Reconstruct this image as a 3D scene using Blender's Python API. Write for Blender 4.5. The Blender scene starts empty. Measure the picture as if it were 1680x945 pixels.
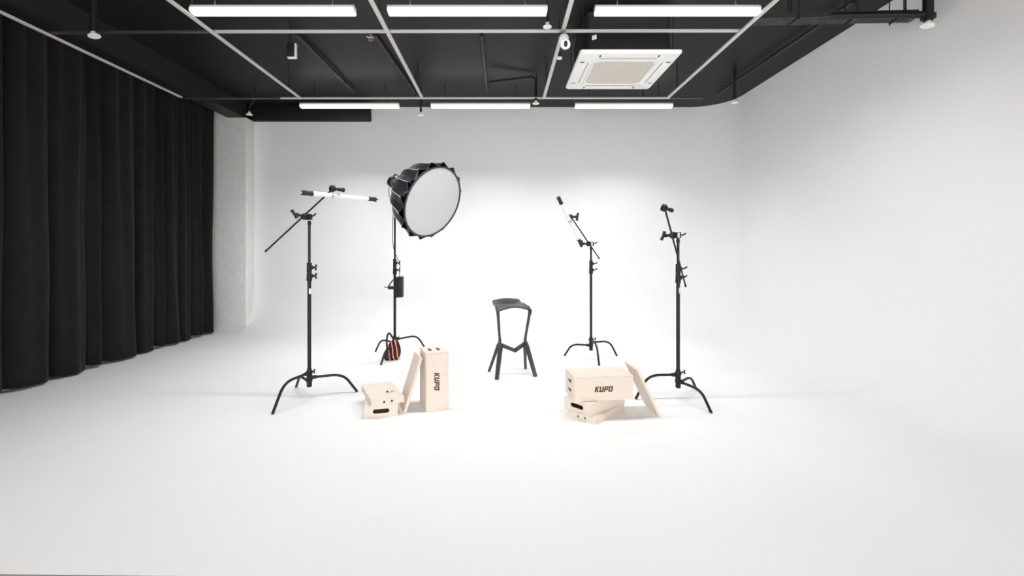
import bpy, bmesh, math, random
from mathutils import Vector, Matrix
random.seed(7)
V = Vector
PI = math.pi
S = bpy.context.scene
C = S.collection

# ------------------------------------------------------------------ camera
F, HC, CX, CY = 747.0, 1.42, 822.0, 407.0        # focal length in px, eye height, vanishing point
cam = bpy.data.objects.new('camera', bpy.data.cameras.new('camera'))
C.objects.link(cam); S.camera = cam
cam.location = (0, 0, HC); cam.rotation_euler = (PI/2, 0, 0)
cam.data.sensor_width = 36; cam.data.sensor_fit = 'HORIZONTAL'
cam.data.lens = F/1680*36
cam.data.shift_x = (840-CX)/1680
cam.data.shift_y = -(472.5-CY)/1680
cam.data.clip_start = 0.05

# ------------------------------------------------------------------ colour management, world
S.view_settings.view_transform = 'Standard'; S.view_settings.look = 'None'
S.view_settings.exposure = -0.2; S.view_settings.gamma = 1; S.view_settings.use_curve_mapping = False
w = bpy.data.worlds.new('world'); S.world = w; w.use_nodes = True
w.node_tree.nodes['Background'].inputs[0].default_value = (0.9, 0.95, 1, 1)
w.node_tree.nodes['Background'].inputs[1].default_value = 0.3

BATTEN = 1.7       # radiance of the lamp diffusers
LAMP_W = 36.0      # downward light of a front row lamp
def area(name, loc, rot, sx, sy, power, col=(1, 1, 1)):
    l = bpy.data.lights.new(name, 'AREA'); l.shape = 'RECTANGLE'; l.size = sx; l.size_y = sy
    l.energy = power; l.color = col
    o = bpy.data.objects.new(name, l); C.objects.link(o); o.location = loc; o.rotation_euler = rot
    return o
UP_W = 16.0        # light the lamps spill upwards onto the ceiling
# unseen area light added behind the camera to brighten walls and floor
rear_fill = area('added_fill_light', (-0.3, -2.7, 1.25), (math.radians(85), 0, 0), 7.2, 2.3, 245, (1.0, 0.985, 0.965))

def P(px, py, y):                 # world point at depth y seen at a pixel
    return V(((px-CX)/F*y, y, HC+(CY-py)/F*y))
def FL(px, py):                   # floor point seen at a pixel
    y = F*HC/(py-CY)
    return V(((px-CX)/F*y, y, 0))

# ------------------------------------------------------------------ materials
def mat(name, col, rough=0.5, metal=0.0, spec=0.5, emit=None, noise=0, nscale=20, bump=0, bscale=60, sheen=0, stretch=None):
    m = bpy.data.materials.new(name); m.use_nodes = True
    nt = m.node_tree; b = nt.nodes['Principled BSDF']
    b.inputs['Roughness'].default_value = rough; b.inputs['Metallic'].default_value = metal
    b.inputs['Specular IOR Level'].default_value = spec
    if sheen: b.inputs['Sheen Weight'].default_value = sheen
    if emit is not None:
        b.inputs['Emission Color'].default_value = (*col, 1); b.inputs['Emission Strength'].default_value = emit
    tc = nt.nodes.new('ShaderNodeTexCoord')
    src = tc.outputs['Object']
    if stretch:
        mp = nt.nodes.new('ShaderNodeMapping'); mp.inputs['Scale'].default_value = stretch
        nt.links.new(src, mp.inputs[0]); src = mp.outputs[0]
    n = nt.nodes.new('ShaderNodeTexNoise'); n.inputs['Scale'].default_value = nscale; n.inputs['Detail'].default_value = 4
    nt.links.new(src, n.inputs['Vector'])
    r = nt.nodes.new('ShaderNodeValToRGB')
    a = max(noise, 0.01)
    r.color_ramp.elements[0].color = (*[c*(1-a) for c in col], 1)
    r.color_ramp.elements[1].color = (*[min(1, c*(1+a)) for c in col], 1)
    r.color_ramp.elements[0].position = .3; r.color_ramp.elements[1].position = .7
    nt.links.new(n.outputs['Fac'], r.inputs[0]); nt.links.new(r.outputs[0], b.inputs['Base Color'])
    if bump:
        n2 = nt.nodes.new('ShaderNodeTexNoise'); n2.inputs['Scale'].default_value = bscale; n2.inputs['Detail'].default_value = 3
        nt.links.new(src, n2.inputs['Vector'])
        bp = nt.nodes.new('ShaderNodeBump'); bp.inputs['Strength'].default_value = bump; bp.inputs['Distance'].default_value = .01
        nt.links.new(n2.outputs['Fac'], bp.inputs['Height']); nt.links.new(bp.outputs[0], b.inputs['Normal'])
    return m

M = {}
M['cyc'] = mat('white_cyclorama_paint', (0.92, 0.92, 0.922), 0.8, spec=.15, noise=.006, nscale=1.5)
M['pillar'] = mat('white_painted_masonry', (0.84, 0.84, 0.83), 0.8, spec=.2, noise=.04, nscale=9, bump=.5, bscale=35)
M['ceiling'] = mat('black_ceiling_paint', (0.0075, 0.0078, 0.0092), 0.5, spec=.22, noise=.15, nscale=3, bump=.15, bscale=14)
M['beam'] = mat('black_beam_paint', (0.014, 0.014, 0.0145), 0.55, spec=.4, noise=.1, nscale=4)
M['curtain'] = mat('black_wool_curtain', (0.0135, 0.0135, 0.0138), 0.95, spec=.1, noise=.12, nscale=6, sheen=.05)
M['rail'] = mat('light_grey_channel', (0.66, 0.64, 0.60), 0.45, spec=.5, noise=.03)
M['railblack'] = mat('dark_channel', (0.05, 0.05, 0.05), 0.4, noise=.05)
M['batten'] = mat('lamp_body_white', (0.8, 0.8, 0.8), 0.4)
M['glow'] = mat('lit_diffuser', (1.0, 0.99, 0.985), 0.5, emit=BATTEN)
M['black'] = mat('black_powder_coat', (0.012, 0.012, 0.012), 0.42, spec=.35, noise=.08, nscale=40)
M['blackpipe'] = mat('black_painted_pipe', (0.010, 0.010, 0.0105), 0.45, spec=.4, noise=.08, nscale=30)
M['casting'] = mat('black_cast_metal', (0.011, 0.011, 0.011), 0.45, spec=.35, noise=.1, nscale=60, bump=.1)
M['steel'] = mat('dull_steel', (0.5, 0.5, 0.49), 0.35, metal=.8)
M['white'] = mat('white_plastic', (0.9, 0.9, 0.885), 0.4, spec=.5)
M['acgrille'] = mat('beige_grille', (0.68, 0.645, 0.585), 0.6, noise=.05, nscale=60, bump=.3, bscale=120)
M['label'] = mat('white_sticker', (0.8, 0.8, 0.8), 0.5)
M['tube'] = mat('opal_tube', (0.86, 0.86, 0.86), 0.35, spec=.4)
M['rubber'] = mat('black_rubber', (0.02, 0.02, 0.02), 0.7)
M['stool'] = mat('charcoal_plastic', (0.036, 0.039, 0.044), 0.36, spec=.5, noise=.05, nscale=30)
M['softshell'] = mat('black_softbox_nylon', (0.020, 0.022, 0.027), 0.38, spec=.6, noise=.25, nscale=14, bump=.5, bscale=25)
M['piping'] = mat('pale_grey_piping', (0.75, 0.76, 0.78), 0.6)
M['diffuser'] = mat('white_diffuser_cloth', (0.62, 0.62, 0.645), 0.9, spec=.1, noise=.015, nscale=30, stretch=(3, 3, .3))
M['birch'] = mat('birch_plywood', (0.84, 0.74, 0.645), 0.55, spec=.3, noise=.035, nscale=9, stretch=(1.5, 1.5, 9))
M['birchedge'] = mat('birch_plywood_edge', (0.66, 0.50, 0.36), 0.6, spec=.3, noise=.08, nscale=40)
M['burnt'] = mat('laser_burnt_brown', (0.12, 0.055, 0.02), 0.7, noise=.35, nscale=130)
M['threshold'] = mat('brown_floor', (0.60, 0.49, 0.40), 0.6, noise=.1, nscale=5, stretch=(1, 12, 1))
M['tray'] = mat('dark_perforated_tray', (0.035, 0.035, 0.034), 0.5, noise=.1)

def bag_material():
    m = bpy.data.materials.new('black_and_orange_striped_cloth'); m.use_nodes = True
    nt = m.node_tree; b = nt.nodes['Principled BSDF']; b.inputs['Roughness'].default_value = .85
    tc = nt.nodes.new('ShaderNodeTexCoord'); wv = nt.nodes.new('ShaderNodeTexWave')
    mp = nt.nodes.new('ShaderNodeMapping'); mp.inputs['Rotation'].default_value = (0, math.radians(12), 0)
    mp.inputs['Location'].default_value = (.015, 0, 0)
    nt.links.new(tc.outputs['Object'], mp.inputs[0]); nt.links.new(mp.outputs[0], wv.inputs['Vector'])
    wv.bands_direction = 'X'; wv.inputs['Scale'].default_value = 6.5; wv.inputs['Distortion'].default_value = 2.2
    wv.inputs['Detail'].default_value = 1; wv.inputs['Detail Scale'].default_value = 1.6
    r = nt.nodes.new('ShaderNodeValToRGB'); r.color_ramp.interpolation = 'CONSTANT'
    e = r.color_ramp.elements
    e[0].position = 0; e[0].color = (.012, .012, .014, 1); e[1].position = .76; e[1].color = (.78, .13, .06, 1)
    x = e.new(.93); x.color = (.86, .38, .24, 1)
    sp = nt.nodes.new('ShaderNodeSeparateXYZ'); nt.links.new(mp.outputs[0], sp.inputs[0])
    gt = nt.nodes.new('ShaderNodeMath'); gt.operation = 'GREATER_THAN'; gt.inputs[1].default_value = -.012
    mu = nt.nodes.new('ShaderNodeMath'); mu.operation = 'MULTIPLY'
    nt.links.new(sp.outputs[0], gt.inputs[0]); nt.links.new(gt.outputs[0], mu.inputs[0]); nt.links.new(wv.outputs['Fac'], mu.inputs[1])
    nt.links.new(mu.outputs[0], r.inputs[0]); nt.links.new(r.outputs[0], b.inputs['Base Color'])
    return m
M['bag'] = bag_material()

# ------------------------------------------------------------------ helpers
def wloc(o):
    l = V((0, 0, 0))
    while o is not None:
        l += o.location; o = o.parent
    return l
def link(name, me, m, parent=None, angle=35):
    o = bpy.data.objects.new(name, me); C.objects.link(o)
    if m is not None: me.materials.append(m)
    me.polygons.foreach_set('use_smooth', [True]*len(me.polygons))
    me.set_sharp_from_angle(angle=math.radians(angle))
    if parent is not None:
        me.transform(Matrix.Translation(-wloc(parent))); o.parent = parent
    return o
def obj(name, bm, m, parent=None, angle=35, recalc=True):
    """bm is in world coordinates; parts are stored relative to their thing's base."""
    if recalc: bmesh.ops.recalc_face_normals(bm, faces=bm.faces)
    me = bpy.data.meshes.new(name); bm.to_mesh(me); bm.free()
    return link(name, me, m, parent, angle)
def tag(o, label, cat, group=None):
    o['label'] = label; o['category'] = cat
    if group: o['group'] = group
    return o
def thing(name, label, cat, loc, group=None):
    o = bpy.data.objects.new(name, None); C.objects.link(o); o.location = loc; o.empty_display_size = .1
    return tag(o, label, cat, group)
def rebase(o, loc):
    loc = V(loc); o.data.transform(Matrix.Translation(-loc)); o.location = loc; return o
def struct(name, bm, m, recalc=True, angle=35):
    o = obj(name, bm, m, None, angle, recalc); o['kind'] = 'structure'; return o
def B(): return bmesh.new()
def box(bm, lo, hi, bev=0):
    lo, hi = V(lo), V(hi)
    r = bmesh.ops.create_cube(bm, size=1, matrix=Matrix.Translation((lo+hi)/2) @ Matrix.Diagonal((*(hi-lo), 1)))
    if bev:
        es = list({e for v in r['verts'] for e in v.link_edges})
        bmesh.ops.bevel(bm, geom=es, offset=bev, segments=2, profile=.5, affect='EDGES')
    return bm
def fbox(bm, o, ex, ey, ez, d, bev=0):            # box in a frame: corner o, axes, sizes
    mtx = Matrix((( *ex, 0), (*ey, 0), (*ez, 0), (0, 0, 0, 1))).transposed()
    mtx = Matrix.Translation(o) @ mtx
    b2 = B(); box(b2, (0, 0, 0), d, bev); b2.transform(mtx)
    me = bpy.data.meshes.new('t'); b2.to_mesh(me); b2.free(); bm.from_mesh(me); bpy.data.meshes.remove(me)
    return bm
def frame(d):
    d = V(d).normalized()
    a = V((0, 0, 1)) if abs(d.z) < .9 else V((1, 0, 0))
    u = d.cross(a).normalized(); return u, d.cross(u).normalized()
def tube(bm, pts, r, seg=12, cap=True, ry=None):
    """tube along a polyline; r a number or one per point"""
    pts = [V(p) for p in pts]; n = len(pts)
    rs = r if isinstance(r, (list, tuple)) else [r]*n
    prev = None; rings = []
    for i, p in enumerate(pts):
        if i == 0: d = pts[1]-pts[0]
        elif i == n-1: d = pts[-1]-pts[-2]
        else: d = (pts[i+1]-p).normalized()+(p-pts[i-1]).normalized()
        d.normalize()
        if prev is None: u, v = frame(d)
        else:
            u = prev - d*prev.dot(d)
            u = u.normalized() if u.length > 1e-6 else frame(d)[0]
            v = d.cross(u).normalized()
        prev = u
        rings.append([bm.verts.new(p+(u*math.cos(2*PI*k/seg)+v*math.sin(2*PI*k/seg)*(1 if ry is None else ry))*rs[i]) for k in range(seg)])
    for a, b in zip(rings, rings[1:]):
        for k in range(seg):
            bm.faces.new((a[k], a[(k+1) % seg], b[(k+1) % seg], b[k]))
    if cap:
        bm.faces.new(rings[0][::-1]); bm.faces.new(rings[-1])
    return bm
def cyl(bm, a, b, r, r2=None, seg=20): return tube(bm, [a, b], [r, r if r2 is None else r2], seg)
def lathe(bm, o, axis, prof, seg=24):             # prof: (distance along axis, radius)
    ax = V(axis).normalized()
    return tube2(bm, [(V(o)+ax*t, r) for t, r in prof], ax, seg)
def tube2(bm, pr, ax, seg):
    u, v = frame(ax); rings = []
    for p, r in pr:
        rings.append([bm.verts.new(p+(u*math.cos(2*PI*k/seg)+v*math.sin(2*PI*k/seg))*max(r, 1e-4)) for k in range(seg)])
    for a, b in zip(rings, rings[1:]):
        for k in range(seg): bm.faces.new((a[k], a[(k+1) % seg], b[(k+1) % seg], b[k]))
    bm.faces.new(rings[0][::-1]); bm.faces.new(rings[-1]); return bm
def prism(bm, o, ex, ey, ez, outline, h):         # polygon in ex/ey extruded along ez
    o, ex, ey, ez = V(o), V(ex), V(ey), V(ez)
    a = [bm.verts.new(o+ex*x+ey*y) for x, y in outline]
    b = [bm.verts.new(o+ex*x+ey*y+ez*h) for x, y in outline]
    bm.faces.new(a[::-1]); bm.faces.new(b); n = len(a)
    for k in range(n): bm.faces.new((a[k], a[(k+1) % n], b[(k+1) % n], b[k]))
    return bm
def smooth_path(pts, n=8):                         # Catmull-Rom
    pts = [V(p) for p in pts]; q = [pts[0]*2-pts[1]]+pts+[pts[-1]*2-pts[-2]]; out = []
    for i in range(1, len(q)-2):
        for k in range(n):
            t = k/n; a, b, c, d = q[i-1:i+3]
            out.append(.5*((2*b)+(c-a)*t+(2*a-5*b+4*c-d)*t*t+(3*b-a-3*c+d)*t**3))
    out.append(pts[-1]); return out
def roundrect(w, h, r, n=6):
    out = []
    for cx, cy, a0 in ((w/2-r, h/2-r, 0), (-w/2+r, h/2-r, 90), (-w/2+r, -h/2+r, 180), (w/2-r, -h/2+r, 270)):
        for k in range(n+1):
            a = math.radians(a0+90*k/n); out.append((cx+r*math.cos(a), cy+r*math.sin(a)))
    return out

# ================================================================== SETTING
XL, XR, YB, ZC, YF = -4.95, 3.89, 7.95, 3.88, -3.0
RC, RK = 0.58, 0.62            # floor cove radius, wall corner radius
XP = -4.31                     # right side of the pillar
NS = 20
def cove(inward, base):        # profile points: floor tangent .. wall top, 'inward' is away from the wall
    pr = [(RC+.01, 0.0), (RC, 0.0)]
    for k in range(1, NS+1):
        a = PI/2*k/NS
        pr.append((RC-RC*math.sin(a), RC-RC*math.cos(a)))
    pr += [(0, RC+.01), (0, ZC)]
    return pr
prof = cove(None, None)
def sweep(path):               # path: (x, y, inward normal)
    bm = B(); rings = []
    for x, y, nx, ny in path:
        rings.append([bm.verts.new((x+nx*d, y+ny*d, z)) for d, z in prof])
    for a, b in zip(rings, rings[1:]):
        for k in range(len(a)-1): bm.faces.new((a[k], a[k+1], b[k+1], b[k]))
    return bm
wb = sweep([(XP, YB, 0, -1), (XR-RK-.02, YB, 0, -1), (XR-RK, YB, 0, -1)])
wb.verts.ensure_lookup_table(); cap_ = [wb.verts[i] for i in range(1, NS+2)]; wb.faces.new(cap_+[wb.verts.new((XP, YB, 0))])
struct('wall_back', wb, M['cyc'], recalc=False, angle=60)
path = [(XR-RK, YB, 0, -1)]
for k in range(0, NS+1):
    a = PI/2*(1-k/NS)
    path.append((XR-RK+RK*math.cos(a), YB-RK+RK*math.sin(a), -math.cos(a), -math.sin(a)))
path = path[1:]+[(XR, YB-RK-.02, -1, 0), (XR, YF, -1, 0)]
struct('wall_right', sweep(path), M['cyc'], recalc=False, angle=60)
# the floor is one polygon inside the coves
fl = B()
pts = [(XL, 2.02), (XL, YB), (XP, YB), (XP, YB-RC-.01), (XR-RK, YB-RC-.01)]
for k in range(1, NS+1):
    a = PI/2*(1-k/NS); rr = RK-RC-.01
    pts.append((XR-RK+rr*math.cos(a), YB-RK+rr*math.sin(a)))
pts += [(XR-RC-.01, YF), (0.2, YF), (0.2, 1.95)]
fl.faces.new([fl.verts.new((x, y, 0)) for x, y in pts])
struct('floor', fl, M['cyc'])
f2 = B(); box(f2, (XL, YF, -.06), (.2, 1.0, -.012)); struct('floor_entrance', f2, M['threshold'])
t = B()
prism(t, (0, 0, -.05), (1, 0, 0), (0, 1, 0), (0, 0, 1), [(XL, .98), (.2, .98), (.2, 1.955), (XL, 2.025)], .045)
struct('trim_1', t, M['threshold'])
struct('wall_left', box(B(), (XL-.1, YF, 0), (XL, YB+.1, ZC)), M['cyc'])
struct('wall_front', box(B(), (XL, YF-.1, 0), (XR, YF, ZC)), M['cyc'])
struct('wall_pillar', box(B(), (XL, 7.69, 0), (XP, YB+.05, ZC), .006), M['pillar'])
struct('ceiling', box(B(), (XL-.1, YF-.1, ZC), (XR+.1, YB+.1, ZC+.1)), M['ceiling'])
struct('trim_2', box(B(), (-4.62, YF, 3.625), (-4.33, 7.69, ZC)), M['beam'])
struct('trim_3', box(B(), (-4.62, 7.66, 3.625), (XP, YB, ZC)), M['beam'])
struct('trim_4', box(B(), (XP, 7.86, 3.62), (-2.26, YB, ZC), .008), M['beam'])

# ================================================================== CEILING RAILS
ZR = HC+2.10
def rail(a, b, label, m='rail', wdt=.040, hgt=.018, rods=(), group='suspended ceiling rails'):
    a, b = V(a), V(b); d = (b-a).normalized(); side = V((-d.y, d.x, 0))
    t = thing('ceiling_rail', label, 'ceiling rail', (a+b)/2, group)
    bm = B(); fbox(bm, a-side*wdt/2, d, side, V((0, 0, 1)), V(((b-a).length, wdt, hgt)), .002)
    obj('channel', bm, M[m], t)
    for s in rods:
        p = a+d*s
        bm = B(); cyl(bm, p+V((0, 0, hgt)), V((p.x, p.y, ZC)), .006, seg=8); obj('hanger_rod', bm, M['blackpipe'], t)
xs = [-2.13*2.1, -1.343*2.1, -.527*2.1, .286*2.1, 1.114*2.1]
lab = ['leftmost pale ceiling rail running along the top of the black curtain',
       'pale ceiling rail running to the back, second from the curtain',
       'pale ceiling rail running to the back between the left and middle lamps',
       'pale ceiling rail running to the back beside the air conditioner, under the white camera',
       'rightmost pale ceiling rail running to the back, right of the air conditioner']
YA, YC = 4.48, 6.40
for x, l in zip(xs, lab):
    rail((x, -.5, ZR), (x, YC-.03, ZR), l, rods=(1.3, 3.6, 4.65, 6.55))
rail((xs[0]+.03, YA+.02, ZR+.02), (xs[1]-.02, YA, ZR+.02), 'dark front cross rail at the left, from curtain rail to next rail', 'railblack')
rail((xs[1]-.02, YA, ZR+.02), (xs[4], YA-.02, ZR+.02), 'pale front cross rail crossing the ceiling just below the front lamps')
rail((xs[0]+.02, YC+.02, ZR), (xs[1]-.28, YC+.01, ZR), 'dark back cross rail at the left, ending at the curtain rail', 'railblack')
rail((xs[1]-.28, YC+.01, ZR), (xs[4]+.03, YC, ZR), 'pale back cross rail running just above the rear lamps', rods=(1.9, 3.6, 5.1))
rail((xs[4]+.04, YC, ZR), (xs[4]+.50, YC, ZR), 'short dark rail stub at the right end of the back cross rail', 'railblack')

# ================================================================== BATTEN LAMPS
def batten(cx, y, z, L, label, group, k=1, spread=160):
    t = thing('batten_lamp', label, 'ceiling light', (cx, y, z), group)
    bm = B(); box(bm, (cx-L/2, y-.035, z+.004), (cx+L/2, y+.035, z+.05), .004); obj('lamp_body', bm, M['batten'], t)
    bm = B()   # shallow curved diffuser below the body
    out = [(-.055, .016), (-.055, -.004)]+[(.055*math.sin(a), -.004-.020*math.cos(a)) for a in [math.radians(d) for d in (-75, -50, -25, 0, 25, 50, 75)]]+[(.055, -.004), (.055, .016)]
    prism(bm, (cx-L/2+.01, y, z), (0, 1, 0), (0, 0, 1), (1, 0, 0), out, L-.02)
    obj('diffuser', bm, M['glow'], t)
    a = area('batten_light', (0, 0, -.03), (0, 0, 0), L, .11, LAMP_W*k, (1, .995, .99)); a.data.spread = math.radians(spread); a.parent = t
    a = area('batten_uplight', (0, 0, .058), (PI, 0, 0), L*.96, .06, UP_W*(1 if k > .9 else .15), (1, .995, .99)); a.parent = t
    for s in (-1, 1):
        bm = B(); cyl(bm, (cx+s*L*.36, y, z+.05), (cx+s*L*.36, y, ZC), .005, seg=8); obj('hanger_rod', bm, M['blackpipe'], t)
ZT, YT1, YT2 = HC+2.12, 4.092, 6.826
names = ['left', 'middle', 'right']
for k, (x0, x1) in enumerate(((315, 583), (636, 898), (975, 1245))):
    L = (x1-x0)/F*YT1; cx = ((x0+x1)/2-CX)/F*YT1
    batten(cx, YT1, ZT, L, 'bright batten lamp, %s of the three in the front row at the top edge' % names[k], 'front row batten lamps')
for k, (x0, x1) in enumerate(((493, 655), (707, 870), (943, 1103))):
    L = (x1-x0)/F*YT2; cx = ((x0+x1)/2-CX)/F*YT2
    batten(cx, YT2, ZT, L, 'bright batten lamp, %s of the three in the rear row near the back wall' % names[k], 'rear row batten lamps', .57, 114)
for y in (1.45, -1.4):      # unseen lamp rows added above and behind the camera for their light
    for cx, q in ((-1.9, 'left'), (-.3, 'middle'), (1.5, 'right')):
        batten(cx, y, ZT, 1.52, 'added unseen batten lamp, %s of the row %s' % (q, 'above the camera' if y > 0 else 'behind the camera'), 'added unseen batten lamps', .12)

# ================================================================== CURTAIN
def curtain():
    bm = B()
    ends = [2.2, 2.55, 2.95, 3.3, 3.72, 4.05, 4.42, 4.87, 5.30, 5.52, 6.03, 6.35, 6.52, 6.82, 7.10, 7.37, 7.64]
    ny, nz = 16, 26
    zs = [3.86+(0.045-3.86)*(k/nz)**.9 for k in range(nz+1)]
    cols = []
    for i, (a, b) in enumerate(zip(ends, ends[1:])):
        amp = min(.13, .22*(b-a)+.03)
        for k in range(ny):
            s = k/ny; col = []
            for z in zs:
                h = 1-z/3.86
                # rounded lobe facing the room, sharp valley at its ends; a second small pleat fades out downwards
                lobe = math.sin(PI*s)**.62
                e = .52+.48*h
                small = .022*math.sin(2*PI*(s*2+.3*i))*(1-h)**1.1
                x = -4.86+amp*1.12*lobe*e+small+.014*math.sin(2*PI*s*(1.5 if b-a < .4 else 2.3)+i*1.9)*math.sin(PI*s)+.010*math.sin(3*z+i*1.7)*h
                y = a+(b-a)*s+.035*math.sin(i*2.3+1.1*z)*(s*(1-s)*4)*.8+.03*math.sin(i*1.3)*(1-h)
                drop = (.012*math.sin(i*2.1) + .018*lobe)*(h**6)
                col.append(bm.verts.new((x, y, z-drop)))
            cols.append(col)
    for a, b in zip(cols, cols[1:]):
        for k in range(nz): bm.faces.new((a[k], a[k+1], b[k+1], b[k]))
    o = obj('curtain', bm, M['curtain'], None, 80)
    rebase(o, (-4.8, 5, 0.03))
    md = o.modifiers.new('thickness', 'SOLIDIFY'); md.thickness = .004
    tag(o, 'floor-length black pleated curtain covering the left wall', 'curtain')
curtain()

# ================================================================== C-STANDS
def arc_leg(hub, z, foot, r=.0125, k=.66):
    hub = V((hub[0], hub[1], z)); foot = V(foot); out = V((foot.x, foot.y, z))-hub
    d = out.normalized(); L = out.length
    kn = hub+d*(L*k+.02)
    pts = [hub+d*.02, hub+d*(L*k-.09)]
    p0 = hub+d*(L*k-.09); p2 = kn+(foot-kn)*.38
    for i in range(1, 9):
        t = i/8; pts.append(p0*(1-t)**2+kn*2*t*(1-t)+p2*t*t)
    pts.append(foot+V((0, 0, .004)))
    return tube(B(), pts, r, 12)
def tee_knob(bm, o, ax, up, L=.045, bar=.05, r=.007):
    o, ax, up = V(o), V(ax).normalized(), V(up).normalized()
    cyl(bm, o, o+ax*L, r*.8, seg=10); cyl(bm, o+ax*(L*.35), o+ax*(L-.006), r*1.15, seg=12)
    tube(bm, [o+ax*(L+.002)-up*bar/2, o+ax*L-up*bar*.2, o+ax*L+up*bar*.2, o+ax*(L+.002)+up*bar/2], [r*1.15, r*.85, r*.85, r*1.15], 10)
def wing(bm, o, ax, up):
    o, ax, up = V(o), V(ax).normalized(), V(up).normalized()
    cyl(bm, o, o+ax*.022, .006, seg=10)
    tube(bm, [o+ax*.016, o+ax*.03+up*.004, o+ax*.05+up*.016], [.007, .008, .006], 10)
def c_stand(label, hub, feet, legz, ztop, col, r1=.0175, r2=.0125, knob='tee', sticker=None, zb=.10, kside=1):
    t = thing('light_stand', label, 'light stand', (hub[0], hub[1], 0), 'black lighting stands')
    hx, hy = hub
    for f, z in zip(feet, legz): obj('leg', arc_leg(hub, z, f), M['black'], t)
    bm = B()
    lathe(bm, (hx, hy, zb), (0, 0, 1), [(0, .018), (.006, .024), (.05, .024), (.055, .029), (.075, .029), (.08, .025), (.12, .025), (.125, .030), (.15, .030), (.155, .023), (.175, .020)])
    for f, z in zip(feet, legz):
        d = (V((f[0], f[1], 0))-V((hx, hy, 0))).normalized()
        cyl(bm, V((hx, hy, z)), V((hx, hy, z))+d*.065, .021, .016, 14)
    obj('leg_casting', bm, M['casting'], t)
    bm = B(); tee_knob(bm, (hx+.02, hy-.01, zb+.15), (1, -.2, .1), (0, .2, 1), .035, .04); obj('leg_knob', bm, M['casting'], t)
    bm = B(); cyl(bm, (hx, hy, zb+.16), (hx, hy, col[0]+.02), r1, seg=18); o = obj('column', bm, M['black'], t)
    if sticker:
        b2 = B(); zs0, zs1 = sticker
        for k in range(5):
            a0, a1 = [math.radians(-90+kside*12+x) for x in (k*16, k*16+16)]
            rr = r1+.0008
            b2.faces.new([b2.verts.new((hx+rr*math.cos(a), hy+rr*math.sin(a), z)) for a, z in ((a0, zs0), (a1, zs0), (a1, zs1), (a0, zs1))])
        bmesh.ops.remove_doubles(b2, verts=b2.verts, dist=1e-5)
        s = obj('sticker', b2, M['label'], o); s['label'] = 'white sticker on the column'
    z0, z1 = col; h = z1-z0
    bm = B()
    lathe(bm, (hx, hy, z0), (0, 0, 1), [(0, .024), (h*.12, .026), (h*.2, .024), (h*.36, .024), (h*.44, .021), (h*.52, .023), (h*.88, .022), (h*.96, .024), (h, .019)])
    for f_ in (.28, .74): box(bm, (hx+.006, hy-.014, z0+h*f_-.018), (hx+.036, hy+.014, z0+h*f_+.018), .004)
    obj('collar', bm, M['casting'], t)
    for f_ in (.28, .74):
        bm = B()
        if knob == 'tee': tee_knob(bm, (hx+.036, hy, z0+h*f_), (1, -.15, 0), (0, .1, 1), .028, .056, .0085)
        else: wing(bm, (hx+.034, hy, z0+h*f_), (1, -.15, .1), (0, 0, 1))
        obj('knob', bm, M['casting'], t)
    bm = B(); cyl(bm, (hx, hy, z1-.02), (hx, hy, ztop), r2, seg=16); cyl(bm, (hx, hy, ztop-.04), (hx, hy, ztop-.01), r2+.004, seg=16)
    obj('riser', bm, M['black'], t)
    return t
def grip(center, ax, up, tee=True, name='grip_head', parent=None, clamp=None, bar=.085, sl=.065):
    """friction head: two toothed discs on an axle with a tee handle"""
    c, ax, up = V(center), V(ax).normalized(), V(up).normalized()
    bm = B()
    lathe(bm, c-ax*.030, ax, [(0, .022), (.004, .031), (.016, .033), (.018, .026), (.021, .026), (.023, .033), (.036, .033), (.042, .024), (.055, .018)], 20)
    if clamp is not None:
        cl = V(clamp); e = (cl-c); e = e-ax*e.dot(ax)
        fbox(bm, cl-V((.024, .02, .028)), V((1, 0, 0)), V((0, 1, 0)), V((0, 0, 1)), V((.048, .04, .056)), .006)
    g = obj(name, bm, M['casting'], parent)
    bm = B(); tee_knob(bm, c+ax*.02, ax, up, sl, bar, .0148); obj('tee_handle', bm, M['casting'], g)
    return g
def grip_arm(label, p0, p1, head, hax, hup, clamp, end_ax, end_up, lab_sticker=None, wing_ax=None, endsl=.05, endbar=.045, headsl=.065):
    t = thing('grip_arm', label, 'grip arm', clamp, 'grip arms on the stands')
    bm = B(); tube(bm, [p0, p1], .0085, 12); d = (V(p1)-V(p0)).normalized()
    cyl(bm, V(p0), V(p0)+d*.02, .0105, seg=12)
    obj('arm_rod', bm, M['black'], t)
    g = grip(head, hax, hup, parent=t, clamp=clamp, sl=headsl)
    if wing_ax is not None:
        bm = B(); wing(bm, V(clamp)+V(wing_ax).normalized()*.022, wing_ax, (0, 0, 1)); obj('wing_screw', bm, M['casting'], g)
    if lab_sticker:
        c = V(clamp); bm = B(); box(bm, (c.x-.012, c.y-.0215, c.z-.022), (c.x+.008, c.y-.0205, c.z+.022)); s = obj('sticker', bm, M['label'], g)
        s['label'] = 'white sticker on the grip head'
    grip(V(p1)+d*.012, end_ax, end_up, name='end_head', parent=t, sl=endsl, bar=endbar)
    return t
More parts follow.
